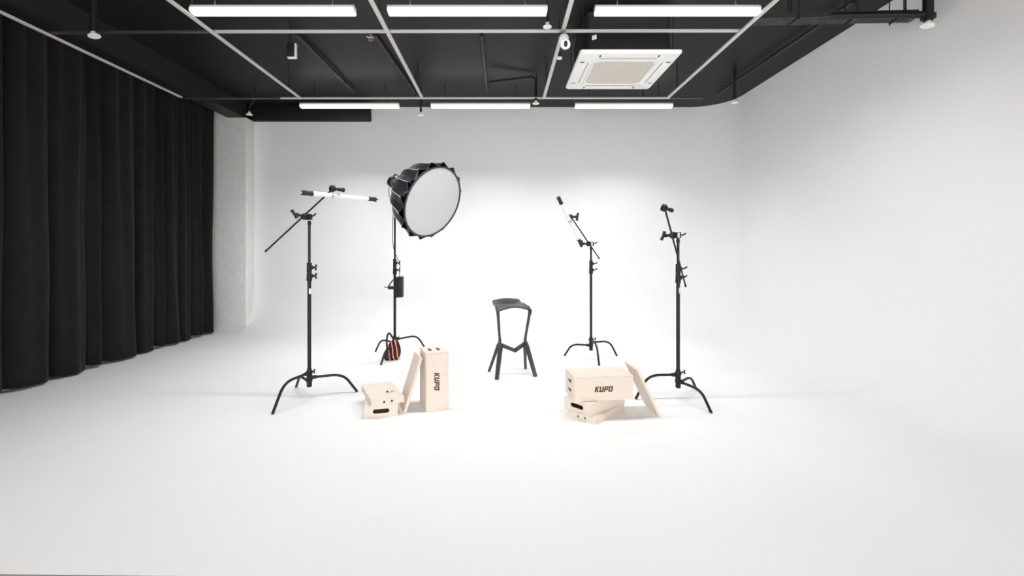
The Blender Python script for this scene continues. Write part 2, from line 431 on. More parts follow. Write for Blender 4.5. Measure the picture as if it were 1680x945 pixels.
def tube_lamp(label, a, b, clip_from, cap=.10, r=.021):
    a, b = V(a), V(b); d = (b-a).normalized(); L = (b-a).length
    t = thing('tube_lamp', label, 'tube light', (a+b)/2, 'tube lights held by grip arms')
    bm = B(); cyl(bm, a+d*(cap-.01), b-d*(cap-.01), r, seg=24); obj('tube_body', bm, M['tube'], t)
    for p, s in ((a, 1), (b, -1)):
        bm = B(); lathe(bm, p, d*s, [(.012, r*.85), (.016, r*1.12), (.03, r*1.12), (.035, r*1.02), (cap-.02, r*1.02), (cap-.015, r*1.14), (cap, r*1.14), (cap+.002, r)], 20)
        u, v = frame(d)
        for k in range(3):
            q = u*math.cos(k*2*PI/3)+v*math.sin(k*2*PI/3)
            cyl(bm, p+q*r*.8+d*s*.02, p+q*r*.95-d*s*.004, .005, seg=8)
        obj('end_cap', bm, M['rubber'], t)
    bm = B(); c = V(clip_from); q = a+d*(c-a).dot(d); e = (c-q).normalized()
    lathe(bm, q-d*.012, d, [(0, r+.003), (.024, r+.003)], 20); cyl(bm, q+e*r, c-e*.026, .008, seg=10)
    obj('tube_clip', bm, M['steel'], t)
    return t

# --- stand 1 (left front)
H1 = (-1.823, 4.33)
y1 = H1[1]
zat = lambda py, y: HC+(CY-py)/F*y
c_stand('tall black light stand at the front left, near the stack of two wooden boxes', H1,
        [FL(447, 680), FL(586, 643), FL(486, 635)], [.235, .190, .145], zat(362, y1), (zat(461, y1), zat(431, y1)), sticker=(zat(482, y1), zat(473, y1)))
cl = V((H1[0], y1, zat(356, y1)))
hd = P(499, 355, y1-.045)
a0, a1 = P(435, 413, y1-.06), P(545, 311, y1+.02)
grip_arm('slanting black grip arm on the front left stand, holding the near-horizontal tube light', a0, a1, hd, (-1, -.35, .25), (-.55, 0, .8), cl,
         (1, -.15, -.14), (.1, .5, .8), wing_ax=(1, -.2, .25), endsl=.085, endbar=.028)
tube_lamp('white tube light lying nearly level above the front left stand', P(495, 316, 4.10), P(618, 327.5, 4.68), a1+V((.0, -.02, -.01)))

# --- stand 2 (softbox)
H2 = (-1.388, 5.95); y2 = H2[1]
c_stand('black light stand at the back left carrying the round softbox', H2,
        [FL(616, 577), FL(699, 574), FL(625, 599)], [.185, .225, .150], 2.14, (zat(450, y2), zat(425, y2)))
# --- stand 3
H3 = (1.160, 5.87); y3 = H3[1]
c_stand('smallest-looking black light stand at the back right, behind the wooden boxes', H3,
        [FL(926, 584), FL(983, 600), FL(1012, 584)], [.165, .235, .205], zat(404, y3), (zat(449, y3), zat(427, y3)), knob='wing', r1=.0165)
cl = V((H3[0]+.01, y3, zat(400, y3)))
hd = P(964.5, 400, y3-.04)
b0, b1 = P(983, 424, 6.1), P(937.5, 357, 5.50)
grip_arm('black grip arm on the back right stand, holding the steep tube light', b0, b1, hd, (-1, -.2, .02), (.1, .3, 1), cl,
         (1, -.1, .02), (.15, .1, 1), True, wing_ax=(1, -.1, .1), endbar=.09, endsl=.055)
tube_lamp('white tube light held steeply upright above the back right stand', P(915.5, 323, 5.25), P(954, 402, 5.62), b1+V((0, -.02, .01)))
# --- stand 4
H4 = (1.672, 4.30); y4 = H4[1]
c_stand('tall black light stand at the front right with a bare grip arm', H4,
        [FL(1167, 678), FL(1141.5, 637), V((1.262, 4.27, 0))], [.165, .145, .225], zat(391, y4), (zat(464, y4), zat(433, y4)), knob='wing', sticker=(zat(481, y4), zat(472, y4)), kside=0)
cl = V((H4[0], y4, zat(386, y4)))
hd = P(1102.5, 386, y4+.005)
grip_arm('bare black grip arm tilted steeply on the front right stand', P(1125, 470, 4.62), P(1091, 343, 3.98), hd, (-1, -.05, -.05), (.35, .1, .8), cl,
         (.8, -.5, -.35), (.2, .8, .3), True, wing_ax=(1, -.1, .05), endbar=.03, endsl=.04)

# ================================================================== SOFTBOX AND HEAD
d_ = V((-.1486, 1, .1004)).normalized(); r_ = V((1, .1486, 0)).normalized(); u_ = r_.cross(d_).normalized()
N = (-.674*d_+.663*r_-.326*u_).normalized()
CS = P(711, 332, 5.50); R = .448; D = .52
ua = r_-N*r_.dot(N); ua.normalize(); ub = N.cross(ua).normalized()
def ring(c, r, n, off=0): return [c+(ua*math.cos(2*PI*(k+off)/n)+ub*math.sin(2*PI*(k+off)/n))*r for k in range(n)]
sb = thing('softbox', 'large round black softbox with white front on the back left stand', 'softbox', CS-N*D)
bm = B(); NR = 16; rings = []; NT = 12
ribpts = [[] for _ in range(NR)]
for j in range(NT+1):
    t_ = j/NT
    rr = .10+(R-.10)*(1-t_**2.3)**.52
    c = CS-N*(D*t_+.0)
    vs = []
    for k in range(NR*2):
        a = 2*PI*k/(NR*2)
        if k % 2 == 0:
            q = rr*(1.02+.10*(1-t_)**7)
            p = c+(ua*math.cos(a)+ub*math.sin(a))*q - N*(.03*(1-t_)**7)
            ribpts[k//2].append(p+(ua*math.cos(a)+ub*math.sin(a))*.002)
        else:
            q = rr*(.965+.035*(1-t_)**4); p = c+(ua*math.cos(a)+ub*math.sin(a))*q
        vs.append(bm.verts.new(p))
    rings.append(vs)
for a, b in zip(rings, rings[1:]):
    for k in range(NR*2): bm.faces.new((a[k], a[(k+1) % (NR*2)], b[(k+1) % (NR*2)], b[k]))
shell = obj('shell', bm, M['softshell'], sb, 12)
md = shell.modifiers.new('thickness', 'SOLIDIFY'); md.thickness = .003
for k in range(NR):
    b2 = B(); tube(b2, ribpts[k], .0036, 6); s = obj('rib_piping', b2, M['piping'], shell)
    s['label'] = 'pale grey piping along a rib'
bm = B(); pr = ring(CS+N*.004, R*.985, 64); pr.append(pr[0]); pr2 = [p for p in pr]
for k in range(64):
    pass
tube(bm, pr, .012, 8, cap=False); obj('front_rim', bm, M['softshell'], sb, 60)
bm = B(); c0 = bm.verts.new(CS+N*.02); prev = None; rr_ = []
for f_, h_ in ((.3, .018), (.6, .013), (.85, .006), (.975, .0)):
    rr_.append([bm.verts.new(p) for p in ring(CS+N*(h_+.002), R*f_, 48)])
for k in range(48): bm.faces.new((c0, rr_[0][k], rr_[0][(k+1) % 48]))
for a, b in zip(rr_, rr_[1:]):
    for k in range(48): bm.faces.new((a[k], a[(k+1) % 48], b[(k+1) % 48], b[k]))
o = obj('front_diffuser', bm, M['diffuser'], sb, 60); o['label'] = 'white cloth front diffuser'
bm = B(); lathe(bm, CS-N*(D+.02), N, [(0, .07), (.0, .09), (.03, .095), (.035, .085)], 28); obj('speed_ring', bm, M['casting'], sb)

BK = CS-N*(D+.024)
hdl = thing('studio_light', 'black and silver studio lamp head behind the round softbox', 'studio light', V((H2[0], H2[1], 2.10)))
bm = B(); lathe(bm, BK, -N, [(0, .075), (.03, .078), (.035, .060), (.10, .060), (.105, .070), (.115, .070)], 28); obj('lamp_housing', bm, M['casting'], hdl)
bm = B(); lathe(bm, BK-N*.115, -N, [(0, .056), (.10, .056)], 28); o = obj('heat_sink', bm, M['steel'], hdl); o['label'] = 'silver cylindrical middle of the lamp head'
bm = B(); lathe(bm, BK-N*.215, -N, [(0, .062), (.01, .070), (.055, .070), (.065, .050)], 28); obj('rear_cap', bm, M['casting'], hdl)
bm = B(); upv = V((0, 0, 1)); e = (upv-N*upv.dot(N)).normalized()
tube(bm, [BK-N*.09+e*.060, BK-N*.10+e*.10, BK-N*.24+e*.105, BK-N*.262+e*.062], .009, 8); obj('carry_handle', bm, M['casting'], hdl)
sd = N.cross(upv).normalized(); mid = BK-N*.11
top = V((H2[0], H2[1], 2.10))
bm = B()
pv = mid-e*.075
cyl(bm, top, top+V((0, 0, .05)), .021, seg=16)
tube(bm, [top+V((0, 0, .04)), (top+V((0, 0, .04)))*.4+pv*.6-V((0, 0, .03)), pv-e*.012], [.016, .013, .013], 10)
for s in (-1, 1):
    tube(bm, [pv-e*.012, pv-e*.01+sd*s*.065, mid+sd*s*.084-e*.03, mid+sd*s*.086], [.009, .009, .008, .008], 8)
    cyl(bm, mid+sd*s*.055, mid+sd*s*.098, .015, seg=12)
obj('yoke', bm, M['casting'], hdl)
# controller on the pole with its clamp
cx, cy_ = H2[0]+.052, y2-.02
z0, z1 = zat(488, y2), zat(453.5, y2)
ctl = thing('power_controller', 'black power box clamped to the softbox stand pole', 'power controller', (cx, cy_, z0))
bm = B(); box(bm, (cx-.012, cy_-.05, z0+.006), (cx+.062, cy_+.045, z1), .007); cs = obj('case', bm, M['casting'], ctl)
bm = B()
for k in range(5): box(bm, (cx+.014, cy_-.0535, z0+.05+.028*k), (cx+.052, cy_-.049, z0+.066+.028*k), .001)
obj('control_panel', bm, M['black'], cs)
bm = B(); box(bm, (cx-.034, cy_-.035, z0+.0), (cx-.012, cy_+.03, z1-.01), .005); obj('battery_plate', bm, M['black'], ctl)
bm = B(); zc = zat(472, y2)
box(bm, (H2[0]-.085, y2-.028, zc-.02), (H2[0]-.016, y2+.02, zc+.02), .006)
tube(bm, [(H2[0]-.08, y2-.02, zc+.012), (H2[0]-.05, y2-.03, zc+.06), (H2[0]-.012, y2-.026, zc+.11)], [.009, .008, .008], 8)
tube(bm, [(H2[0]-.075, y2-.02, zc), (H2[0]-.13, y2-.03, zc+.012)], [.006, .005], 8)
box(bm, (H2[0]-.02, y2-.03, zc-.02), (H2[0]+.025, y2-.0165, zc+.02), .003)
obj('clamp', bm, M['casting'], ctl)
# cable
bm = B()
cab = [BK-N*.25-e*.035, P(638, 310, 5.93), P(639, 322, 5.93), P(644, 330, 5.92), P(645, 345, 5.92), P(644, 385, 5.92), P(646, 408, 5.91), P(652, 424, 5.88), P(656, 432, 5.87), P(655.5, 444, 5.87), V((cx+.02, cy_-.02, z1))]
tube(bm, smooth_path(cab, 6), .0042, 8)
o = obj('power_cable', bm, M['rubber']); rebase(o, (cx, cy_, z1)); tag(o, 'thin black cable hanging from the softbox lamp to the power box', 'cable')

# ================================================================== SHOT BAG
def shotbag():
    base = V((-1.40, 5.80, 0)); t = thing('weight_bag', 'black and orange striped weight bag with a handle at the softbox stand foot', 'bag', base)
    bm = B(); rings = []; n = 24
    pr = [(.000, .070, .045), (.004, .088, .060), (.03, .100, .070), (.08, .104, .074), (.13, .096, .064), (.18, .078, .046), (.22, .055, .028), (.245, .035, .016), (.252, .02, .008)]
    for z, a, b in pr:
        ring_ = []
        for k in range(n):
            an = 2*PI*k/n
            wob = 1+.05*math.sin(3*an+z*20)+.03*math.sin(5*an-z*35)
            lean = .05*z/.25
            ring_.append(bm.verts.new(base+V((a*wob*math.cos(an)+lean, b*wob*math.sin(an), z+.002))))
        rings.append(ring_)
    for a, b in zip(rings, rings[1:]):
        for k in range(n): bm.faces.new((a[k], a[(k+1) % n], b[(k+1) % n], b[k]))
    bm.faces.new(rings[0][::-1]); bm.faces.new(rings[-1])
    o = obj('bag_body', bm, M['bag'], t, 70)
    bm = B()
    tube(bm, smooth_path([P(636, 575, 5.76), P(634.5, 564, 5.765), P(635.2, 552, 5.78), P(638, 547, 5.80), P(641, 549, 5.80), P(645, 556, 5.80), P(647.5, 561, 5.80)], 6), .016, 10, ry=.75)
    obj('handle', bm, M['rubber'], t)
    bm = B()      # dark side panel on the left
    tube(bm, [P(636, 588, 5.735), P(635, 580, 5.73), P(636, 570, 5.745)], [.030, .036, .02], 10, ry=.35)
    obj('side_panel', bm, M['rubber'], t, 60)
shotbag()

# ================================================================== STOOL
def stool():
    c0 = V((.121, 5.14, 0)); th = math.radians(15.8)
    e1 = V((math.cos(th), math.sin(th), 0)); e2 = V((-math.sin(th), math.cos(th), 0))
    Wd = lambda x, y, z: c0+e1*x+e2*y+V((0, 0, z))
    t = thing('bar_stool', 'charcoal plastic bar stool standing alone in the middle', 'stool', c0)
    # seat: grid rows from the raised back lip to the dipping front
    rows = [(.226, .152, .812, .832), (.216, .164, .798, .808), (.204, .168, .784, .786), (.14, .170, .780, .776), (.08, .176, .780, .776), (.02, .184, .768, .776),
            (-.04, .193, .750, .774), (-.085, .198, .732, .770), (-.105, .198, .722, .764)]
    bm = B(); n = 16; g = []
    for y, hw, ze, zm in rows:
        row = []
        for k in range(n+1):
            u = -1+2*k/n; s = abs(u)**1.5
            z = zm+(ze-zm)*s
            row.append(bm.verts.new(Wd(u*hw, y-(.012*(1-u*u) if y > .2 else 0), z)))
        g.append(row)
    for a, b in zip(g, g[1:]):
        for k in range(n): bm.faces.new((a[k], b[k], b[k+1], a[k+1]))
    # side skirts widening into the uprights
    for side in (0, n):
        top_ = [r[side] for r in g]; dn = []
        for i, v in enumerate(top_):
            f_ = i/(len(top_)-1)
            sx = -1 if side == 0 else 1
            dn.append(bm.verts.new(v.co+V((0, 0, -.012-.040*f_))-e1*sx*.008))
        for k in range(len(top_)-1): bm.faces.new((top_[k], top_[k+1], dn[k+1], dn[k]))
    seat = obj('seat', bm, M['stool'], t, 50)
    md = seat.modifiers.new('thickness', 'SOLIDIFY'); md.thickness = .012; md.offset = 0
    for s in (-1, 1):
        # upright from the seat's front corner down to the waist
        bm = B(); tube(bm, smooth_path([Wd(s*.186, -.03, .752), Wd(s*.186, -.078, .718), Wd(s*.180, -.080, .66), Wd(s*.162, -.05, .50), Wd(s*.150, -.035, .40), Wd(s*.150, -.03, .345)], 5),
                       [.018]*5+[.019]*5+[.017]*5+[.016]*5+[.019]*5+[.024], 8, ry=1.0)
        obj('upright', bm, M['stool'], t, 40)
        bm = B(); tube(bm, [Wd(s*.150, -.035, .372), Wd(s*.155, -.075, .315), Wd(s*.222, -.170, 0)], [.018, .029, .023], 8)
        obj('leg', bm, M['stool'], t, 40)
        bm = B(); tube(bm, [Wd(s*.150, -.03, .375), Wd(s*.158, .01, .325), Wd(s*.222, .170, 0)], [.018, .021, .016], 8)
        obj('leg', bm, M['stool'], t, 40)
    # V shaped front footrest, and the same bar behind
    bm = B()
    prA = [(-.150, -.045, .352), (-.10, -.085, .335), (.0, -.165, .292), (.0001, -.165, .292), (.10, -.085, .335), (.150, -.045, .352)]
    for seg in (((-.152, -.040, .350), (0.0, -.120, .290)), ((0.0, -.120, .290), (.152, -.040, .350))):
        a, b = Wd(*seg[0]), Wd(*seg[1]); d = (b-a).normalized(); sd_ = V((-d.y, d.x, 0)).normalized(); u2 = d.cross(sd_)
        if u2.z < 0: u2 = -u2
        vs = []
        for p, hh in ((a, .021), (b, .019)):
            vs.append([bm.verts.new(p+sd_*i*.014+V((0, 0, 1))*j*hh) for i, j in ((-1, -1), (1, -1), (1, 1), (-1, 1))])
        for k in range(4): bm.faces.new((vs[0][k], vs[0][(k+1) % 4], vs[1][(k+1) % 4], vs[1][k]))
        bm.faces.new(vs[0][::-1]); bm.faces.new(vs[1])
    obj('footrest', bm, M['stool'], t, 30)
stool()

# ================================================================== WOODEN BOXES
TP = .012
def panel_mesh(w, h, th, holes):
    cu = bpy.data.curves.new('c', 'CURVE'); cu.dimensions = '2D'; cu.fill_mode = 'BOTH'; cu.extrude = th/2
    loops = [[(0, 0), (w, 0), (w, h), (0, h)]]
    for kind, u, v, a, b in holes:
        o = roundrect(a, b, b*.5-1e-5 if kind == 'oval' else (b*.12 if kind == 'slot' else b*.5-1e-5), 8)
        loops.append([(x+u, y+v) for x, y in o])
    for lp in loops:
        s = cu.splines.new('POLY'); s.points.add(len(lp)-1); s.use_cyclic_u = True
        for p, (x, y) in zip(s.points, lp): p.co = (x, y, 0, 1)
    ob = bpy.data.objects.new('c', cu); me = bpy.data.meshes.new_from_object(ob)
    bpy.data.objects.remove(ob); bpy.data.curves.remove(cu)
    return me
R_ = lambda a, b, c, d: [(a, b), (c, b), (c, d), (a, d)]
GL = {  # blocky capitals from convex pieces on a 1 x 1 cell
 'K': [R_(0, 0, .34, 1), [(.34, .36), (.34, .64), (.58, 1), (1, 1), (.62, .5)], [(.34, .36), (.62, .50), (1, 0), (.58, 0)]],
 'U': [R_(0, 0, .34, 1), R_(.62, 0, .96, 1), R_(.34, 0, .62, .25)],
 'P': [R_(0, 0, .34, 1), R_(.34, .76, .96, 1), R_(.34, .30, .96, .55), R_(.66, .55, .96, .76)],
 'O': [R_(0, 0, .34, 1), R_(.62, 0, .96, 1), R_(.34, 0, .62, .25), R_(.34, .75, .62, 1)],
}
def apple_box(label, o, ex, ey, dims, hole=None, logo=False, edge=True):
    o, ex, ey = V(o), V(ex).normalized(), V(ey).normalized(); ez = ex.cross(ey).normalized()
    dx, dy, dz = dims; g = .0007
    t = thing('apple_box', label, 'wooden box', o+ex*dx/2+ey*dy/2 if abs(ez.z) > .5 else V(((o+ey*dy/2+ez*dz/2).x, (o+ey*dy/2+ez*dz/2).y, 0)), 'wooden apple boxes')
    mt = Matrix((( *ex, 0), (*ey, 0), (*ez, 0), (0, 0, 0, 1))).transposed(); mt = Matrix.Translation(o) @ mt
    body = B()
    def put(bm, me, org, a, b, n):       # panel lying in a,b with outward normal n, outer face at org
        m2 = Matrix(((*a, 0), (*b, 0), (*n, 0), (0, 0, 0, 1))).transposed()
        me.transform(mt @ Matrix.Translation(V(org)-V(n)*TP/2) @ m2); bm.from_mesh(me); bpy.data.meshes.remove(me)
    X, Y, Z = V((1, 0, 0)), V((0, 1, 0)), V((0, 0, 1))
    put(body, panel_mesh(dx-2*g, dy-2*g, TP, []), (g, g, dz), X, Y, Z)
    put(body, panel_mesh(dx-2*g, dy-2*g, TP, []), (g, dy-g, 0), X, -Y, -Z)
    put(body, panel_mesh(dx-2*TP-2*g, dz-2*TP-2*g, TP, []), (TP+g, 0, TP+g), X, Z, -Y)
    put(body, panel_mesh(dx-2*TP-2*g, dz-2*TP-2*g, TP, []), (dx-TP-g, dy, TP+g), -X, Z, Y)
    put(body, panel_mesh(dy-2*g, dz-2*TP-2*g, TP, []), (dx, g, TP+g), Y, Z, X)
    obj('box_shell', body, M['birch'], t, 20, recalc=False)
    hs = []
    W_, H_ = dy-2*g, dz-2*TP-2*g
    if hole == 'slots': hs = [('slot', W_*.5, H_*.27, .105, .030), ('slot', W_*.5, H_*.70, .105, .030)]
    if hole == 'oval': hs = [('oval', W_*.5, H_*.5, .135, .037)]
    if hole == 'round': hs = [('round', W_*.38, H_*.5, .019, .019), ('round', W_*.62, H_*.5, .019, .019)]
    pn = B(); put(pn, panel_mesh(W_, H_, TP, hs), (0, dy-g, TP+g), -Y, Z, -X)
    obj('end_panel', pn, M['birch'], t, 20, recalc=False)
    if hole in ('oval', 'round'):  # added black sheet imitates the shade inside the hollow box
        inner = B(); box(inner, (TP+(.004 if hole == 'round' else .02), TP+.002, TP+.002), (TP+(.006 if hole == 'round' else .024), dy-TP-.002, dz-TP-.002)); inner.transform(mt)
        i_ = obj('hole_shade_panel', inner, M['blackpipe'], t); i_['label'] = 'black panel standing in for the shade inside the hole'
    if logo:
        bm = B(); Lw, Lh = .160, .046; x0 = dx*.5-Lw/2; z0 = dz*.47-Lh/2
        for i, ch in enumerate('KUPO'):
            for poly in GL[ch]:
                q = []
                for (x, y) in poly:
                    X_ = x0+(i+x*.92)*Lw/4.1+y*Lh*.20; q.append((X_, z0+y*Lh))
                fr_ = [bm.verts.new(mt @ V((a, -.0008, b))) for a, b in q]; bk_ = [bm.verts.new(mt @ V((a, -.0001, b))) for a, b in q]
                bm.faces.new(fr_); bm.faces.new(bk_[::-1]); m_ = len(q)
                for k in range(m_): bm.faces.new((fr_[k], bk_[k], bk_[(k+1) % m_], fr_[(k+1) % m_]))
        l = obj('logo', bm, M['burnt'], t); l['label'] = 'brown burnt-in lettering on the box side'
    return t
def slab(label, o, ex, ey, ez, d):
    bm = B(); fbox(bm, V(o), V(ex).normalized(), V(ey).normalized(), V(ez).normalized(), V(d), .0015)
    ob = obj('wooden_board', bm, M['birch'], None, 20)
    rebase(ob, V(o)); tag(ob, label, 'wooden board'); ob['group'] = 'thin wooden boards'
    return ob
LL, WW = .508, .275
def rot(a): a = math.radians(a); return V((math.cos(a), math.sin(a), 0)), V((-math.sin(a), math.cos(a), 0))
# right group
ex, ey = rot(49.5); apple_box('thin wooden box with two round holes, bottom of the right stack', (.766, 3.660, .0005), ex, ey, (LL, WW, .051), 'round')
ex, ey = rot(42); apple_box('wooden box with an oval hand hole, middle of the right stack', (.722, 3.692, .0515), ex, ey, (LL, WW, .102), 'oval')
ex, ey = rot(6.9); apple_box('large wooden box lying flat with a brown name, topmost of the right stack', (.601, 3.748, .154), ex, ey, (LL, WW, .203), 'slots', True)
b0_, b1_ = V((1.322, 3.829, 0)), V((1.293, 4.105, 0)); e_ = (b1_-b0_).normalized()
tp = V((1.118, 3.850, .410)); up_ = (tp-b0_); up_ -= e_*up_.dot(e_); up_.normalize(); nn = up_.cross(e_).normalized()
slab('thin wooden board leaning leftwards against the right stack of boxes', b0_+V((0, 0, .013))-nn*0, up_, e_, nn if nn.x > 0 else -nn, (.436, .277, .022))
# left group
ex, ey = V((-.255, .967, 0)), V((-.967, -.255, 0))
apple_box('wooden box with an oval hand hole at the bottom of the left stack', (-.8735, 3.857, .0005), ex, ey, (LL, WW, .102), 'oval')
ex, ey = V((-.444, .896, 0)), V((-.896, -.444, 0))
apple_box('thin wooden box with two round holes, on top of the left stack', (-.828, 3.895, .103), ex, ey, (LL-.02, WW, .051), 'round')
apple_box('tall upright wooden box with a brown name reading downwards, standing on end', (-.649, 3.94, .5085), (0, 0, -1), (-.36, .933, 0), (LL, WW, .203), 'slots', True)
e_ = V((-.36, .933, 0)).normalized(); b0_ = V((-.836, 3.915, 0)); pr_ = V((.933, .36, 0)).normalized()
up_ = (pr_*.140+V((0, 0, .462))).normalized(); nn = e_.cross(up_)
if nn.x < 0: nn = -nn
slab('thin wooden board leaning rightwards against the tall upright box', b0_+V((0, 0, .007)), up_, e_, nn, (.482, .265, .024))
# dowel on the left stack
pa, pb = V((-.992, 3.985, .1665)), V((-.952, 4.040, .1665)); dd = (pb-pa).normalized()
t = thing('wooden_dowel', 'short wooden peg lying on top of the left stack of boxes', 'wooden peg', (pa+pb)/2-V((0, 0, .0115)))
bm = B(); lathe(bm, pa, dd, [(0, .009), (0, .0115), (.002, .012), (.066, .012), (.068, .010)], 18); obj('peg_body', bm, M['birch'], t)
bm = B(); lathe(bm, pa-dd*.012, dd, [(0, .0055), (.001, .0065), (.013, .0065)], 14); o = obj('peg_tip', bm, M['casting'], t); o['label'] = 'dark metal tip'

# ================================================================== AIR CONDITIONER
HA = 1.95; ZA = HC+HA; xa0, xa1, ya0, ya1 = .792, 1.818, 4.55, 5.60
ac = thing('ceiling_air_conditioner', 'square white ceiling air conditioner with beige centre grille', 'air conditioner', ((xa0+xa1)/2, (ya0+ya1)/2, ZA))
cx, cy_ = (xa0+xa1)/2, (ya0+ya1)/2; w_, h_ = xa1-xa0, ya1-ya0
bm = B(); r1_ = roundrect(w_, h_, .03); r0_ = roundrect(w_-.03, h_-.03, .03)
va = [bm.verts.new((cx+x, cy_+y, ZA)) for x, y in r0_]; vb = [bm.verts.new((cx+x, cy_+y, ZA+.012)) for x, y in r1_]; vc = [bm.verts.new((cx+x, cy_+y, ZA+.035)) for x, y in r1_]
n = len(va); bm.faces.new(va[::-1]); bm.faces.new(vc)
for k in range(n):
    bm.faces.new((va[k], va[(k+1) % n], vb[(k+1) % n], vb[k])); bm.faces.new((vb[k], vb[(k+1) % n], vc[(k+1) % n], vc[k]))
pan = obj('face_panel', bm, M['white'], ac)
bm = B(); prism(bm, (cx, cy_, ZA+.035), (1, 0, 0), (0, 1, 0), (0, 0, 1), roundrect(.86, .86, .05), ZC-.05-ZA-.035); obj('casing', bm, M['beam'], ac)
def octa(s, c): return [(s, -s+c), (s, s-c), (s-c, s), (-s+c, s), (-s, s-c), (-s, -s+c), (-s+c, -s), (s-c, -s)]
bm = B(); a_ = octa(.345, .06); b_ = octa(.318, .05)
A_ = [bm.verts.new((cx+x, cy_+y, ZA-.0005)) for x, y in a_]; A2 = [bm.verts.new((cx+x, cy_+y, ZA-.010)) for x, y in octa(.338, .058)]; B_ = [bm.verts.new((cx+x, cy_+y, ZA-.002)) for x, y in b_]
for k in range(8):
    bm.faces.new((A_[k], A_[(k+1) % 8], A2[(k+1) % 8], A2[k])); bm.faces.new((A2[k], A2[(k+1) % 8], B_[(k+1) % 8], B_[k]))
obj('grille_frame', bm, M['white'], ac)
bm = B()
prism(bm, (cx, cy_, ZA-.0035), (1, 0, 0), (0, 1, 0), (0, 0, 1), octa(.318, .05), .003)
for k in range(29):
    x = -.308+k*.022; l = .315 if abs(x) < .27 else .28
    box(bm, (cx+x-.004, cy_-l, ZA-.007), (cx+x+.004, cy_+l, ZA-.003))
o = obj('intake_grille', bm, M['acgrille'], ac); o['label'] = 'beige slatted intake grille'
for k in range(4):
    rm = Matrix.Translation((cx, cy_, 0)) @ Matrix.Rotation(k*PI/2, 4, 'Z')
    bm = B(); box(bm, (-.29, -.475, ZA-.003), (.29, -.395, ZA+.0), .001); bm.transform(rm); fl_ = obj('louver', bm, M['white'], ac)
    bm = B(); box(bm, (-.29, -.394, ZA-.0035), (.29, -.389, ZA-.0005)); box(bm, (-.305, -.475, ZA-.004), (-.291, -.43, ZA-.0005)); box(bm, (.291, -.475, ZA-.004), (.305, -.43, ZA-.0005)); bm.transform(rm)
    s = obj('louver_gap', bm, M['casting'], fl_); s['label'] = 'dark gap beside the louver'
for sx in (-1, 1):
    for sy in (-1, 1):
        bm = B(); cyl(bm, (cx+sx*.46, cy_+sy*.40, ZA+.03), (cx+sx*.46, cy_+sy*.40, ZC), .006, seg=8); obj('hanger_rod', bm, M['blackpipe'], ac)

# ================================================================== PIPES, SPRINKLERS AND FITTINGS
def sprinkler(label, px, py, h, tilt=(0, 0), pipe=.016, white=False, disc=.048, top=None, path=None):
    y = F*h/(CY-py); p = P(px, py, y)
    t = thing('fire_sprinkler', label, 'sprinkler', p, 'pendant sprinklers')
    ax = V((tilt[0], tilt[1], 1)).normalized()
    bm = B(); lathe(bm, p, ax, [(0, disc*.95), (.002, disc), (.010, disc), (.013, disc*.5), (.045, disc*.42), (.05, disc*.3)], 24)
    o = obj('sprinkler_plate', bm, M['white'], t); o['label'] = 'white disc'
    bm = B(); q = p+ax*.045
    if path: pts = [q]+[p+V(v) for v in path]; tube(bm, pts, pipe, 12)
    else: tube(bm, [q, q+V((0, 0, .03)), V((q.x, q.y, ZC))], [pipe*.8, pipe, pipe], 12)
    cyl(bm, q+V((0, 0, .02)), q+V((0, 0, .055)), pipe*1.35, seg=14)
    obj('drop_pipe', bm, M['blackpipe'], t)
sprinkler('tilted sprinkler with a pale disc near the curtain, behind the dark front cross rail', 155, 60, 2.02, (-.25, .0), .026, disc=.05)
sprinkler('small sprinkler on a bent pipe above the white pillar', 409, 188.5, 2.03, (0, 0), .012, path=[(-.0, 0, .12), (.13, -.1, .22), (.13, -.1, .40)])
sprinkler('small sprinkler hanging between the left and middle rear lamps', 690.5, 189.5, 2.03, (0, 0), .013)
sprinkler('small sprinkler disc at the right end of the middle rear lamp', 879, 170.5, 2.03, (0, 0), .022, path=[(0, 0, .34), (-.06, 0, .375), (-.66, .0, .30)])
sprinkler('white sprinkler at the right end of the middle front lamp', 898, 45, 2.12, (0, 0), .009, white=True, disc=.042)
sprinkler('small sprinkler hanging at the curved back right corner', 1205, 169, 2.0, (.05, 0), .022, disc=.045)
sprinkler('tilted sprinkler on a thick black pipe near the right wall', 1521, 43, 1.96, (.22, 0), .040, disc=.052)

def pipe(label, pts, r, hang=(), m='blackpipe', name='ceiling_pipe', cat='pipe'):
    t = thing(name, label, cat, pts[0], 'black ceiling pipes')
    obj('pipe_run', tube(B(), pts, r, 14), M[m], t, 50)
    for p in hang:
        p = V(p); bm = B(); cyl(bm, p, (p.x, p.y, ZC), .006, seg=8); lathe(bm, p-V((.012, 0, 0)), (1, 0, 0), [(0, r+.004), (.024, r+.004)], 16); obj('pipe_hanger', bm, M['blackpipe'], t)
yy = 4.02
pipe('thick black pipe running level to the right wall sprinkler', [P(1240, 29, yy+.35), P(1380, 25.5, yy+.15), P(1519, 24, yy)], .030, [P(1298, 28, yy+.27), P(1486, 24.5, yy+.04)])
pipe('black conduit running to the back beside the right wall', [P(1400, 2, 4.35), P(1345, 41, 4.9), P(1178, 153, 7.05)], .020, [P(1198, 140, 6.7)])
pipe('faint black conduit on the ceiling above the left rear lamp', [P(485, 55, 5.15), P(580, 150, 7.0)], .022, [P(565, 134, 6.6)])
pipe('faint black conduit on the ceiling between left and middle lamps', [P(615, 57, 5.2), P(688, 162, 7.4)], .018, [P(648, 105, 6.0)])
pipe('faint black conduit on the ceiling above the middle rear lamp', [P(790, 57, 5.2), P(799, 150, 7.1)], .022)
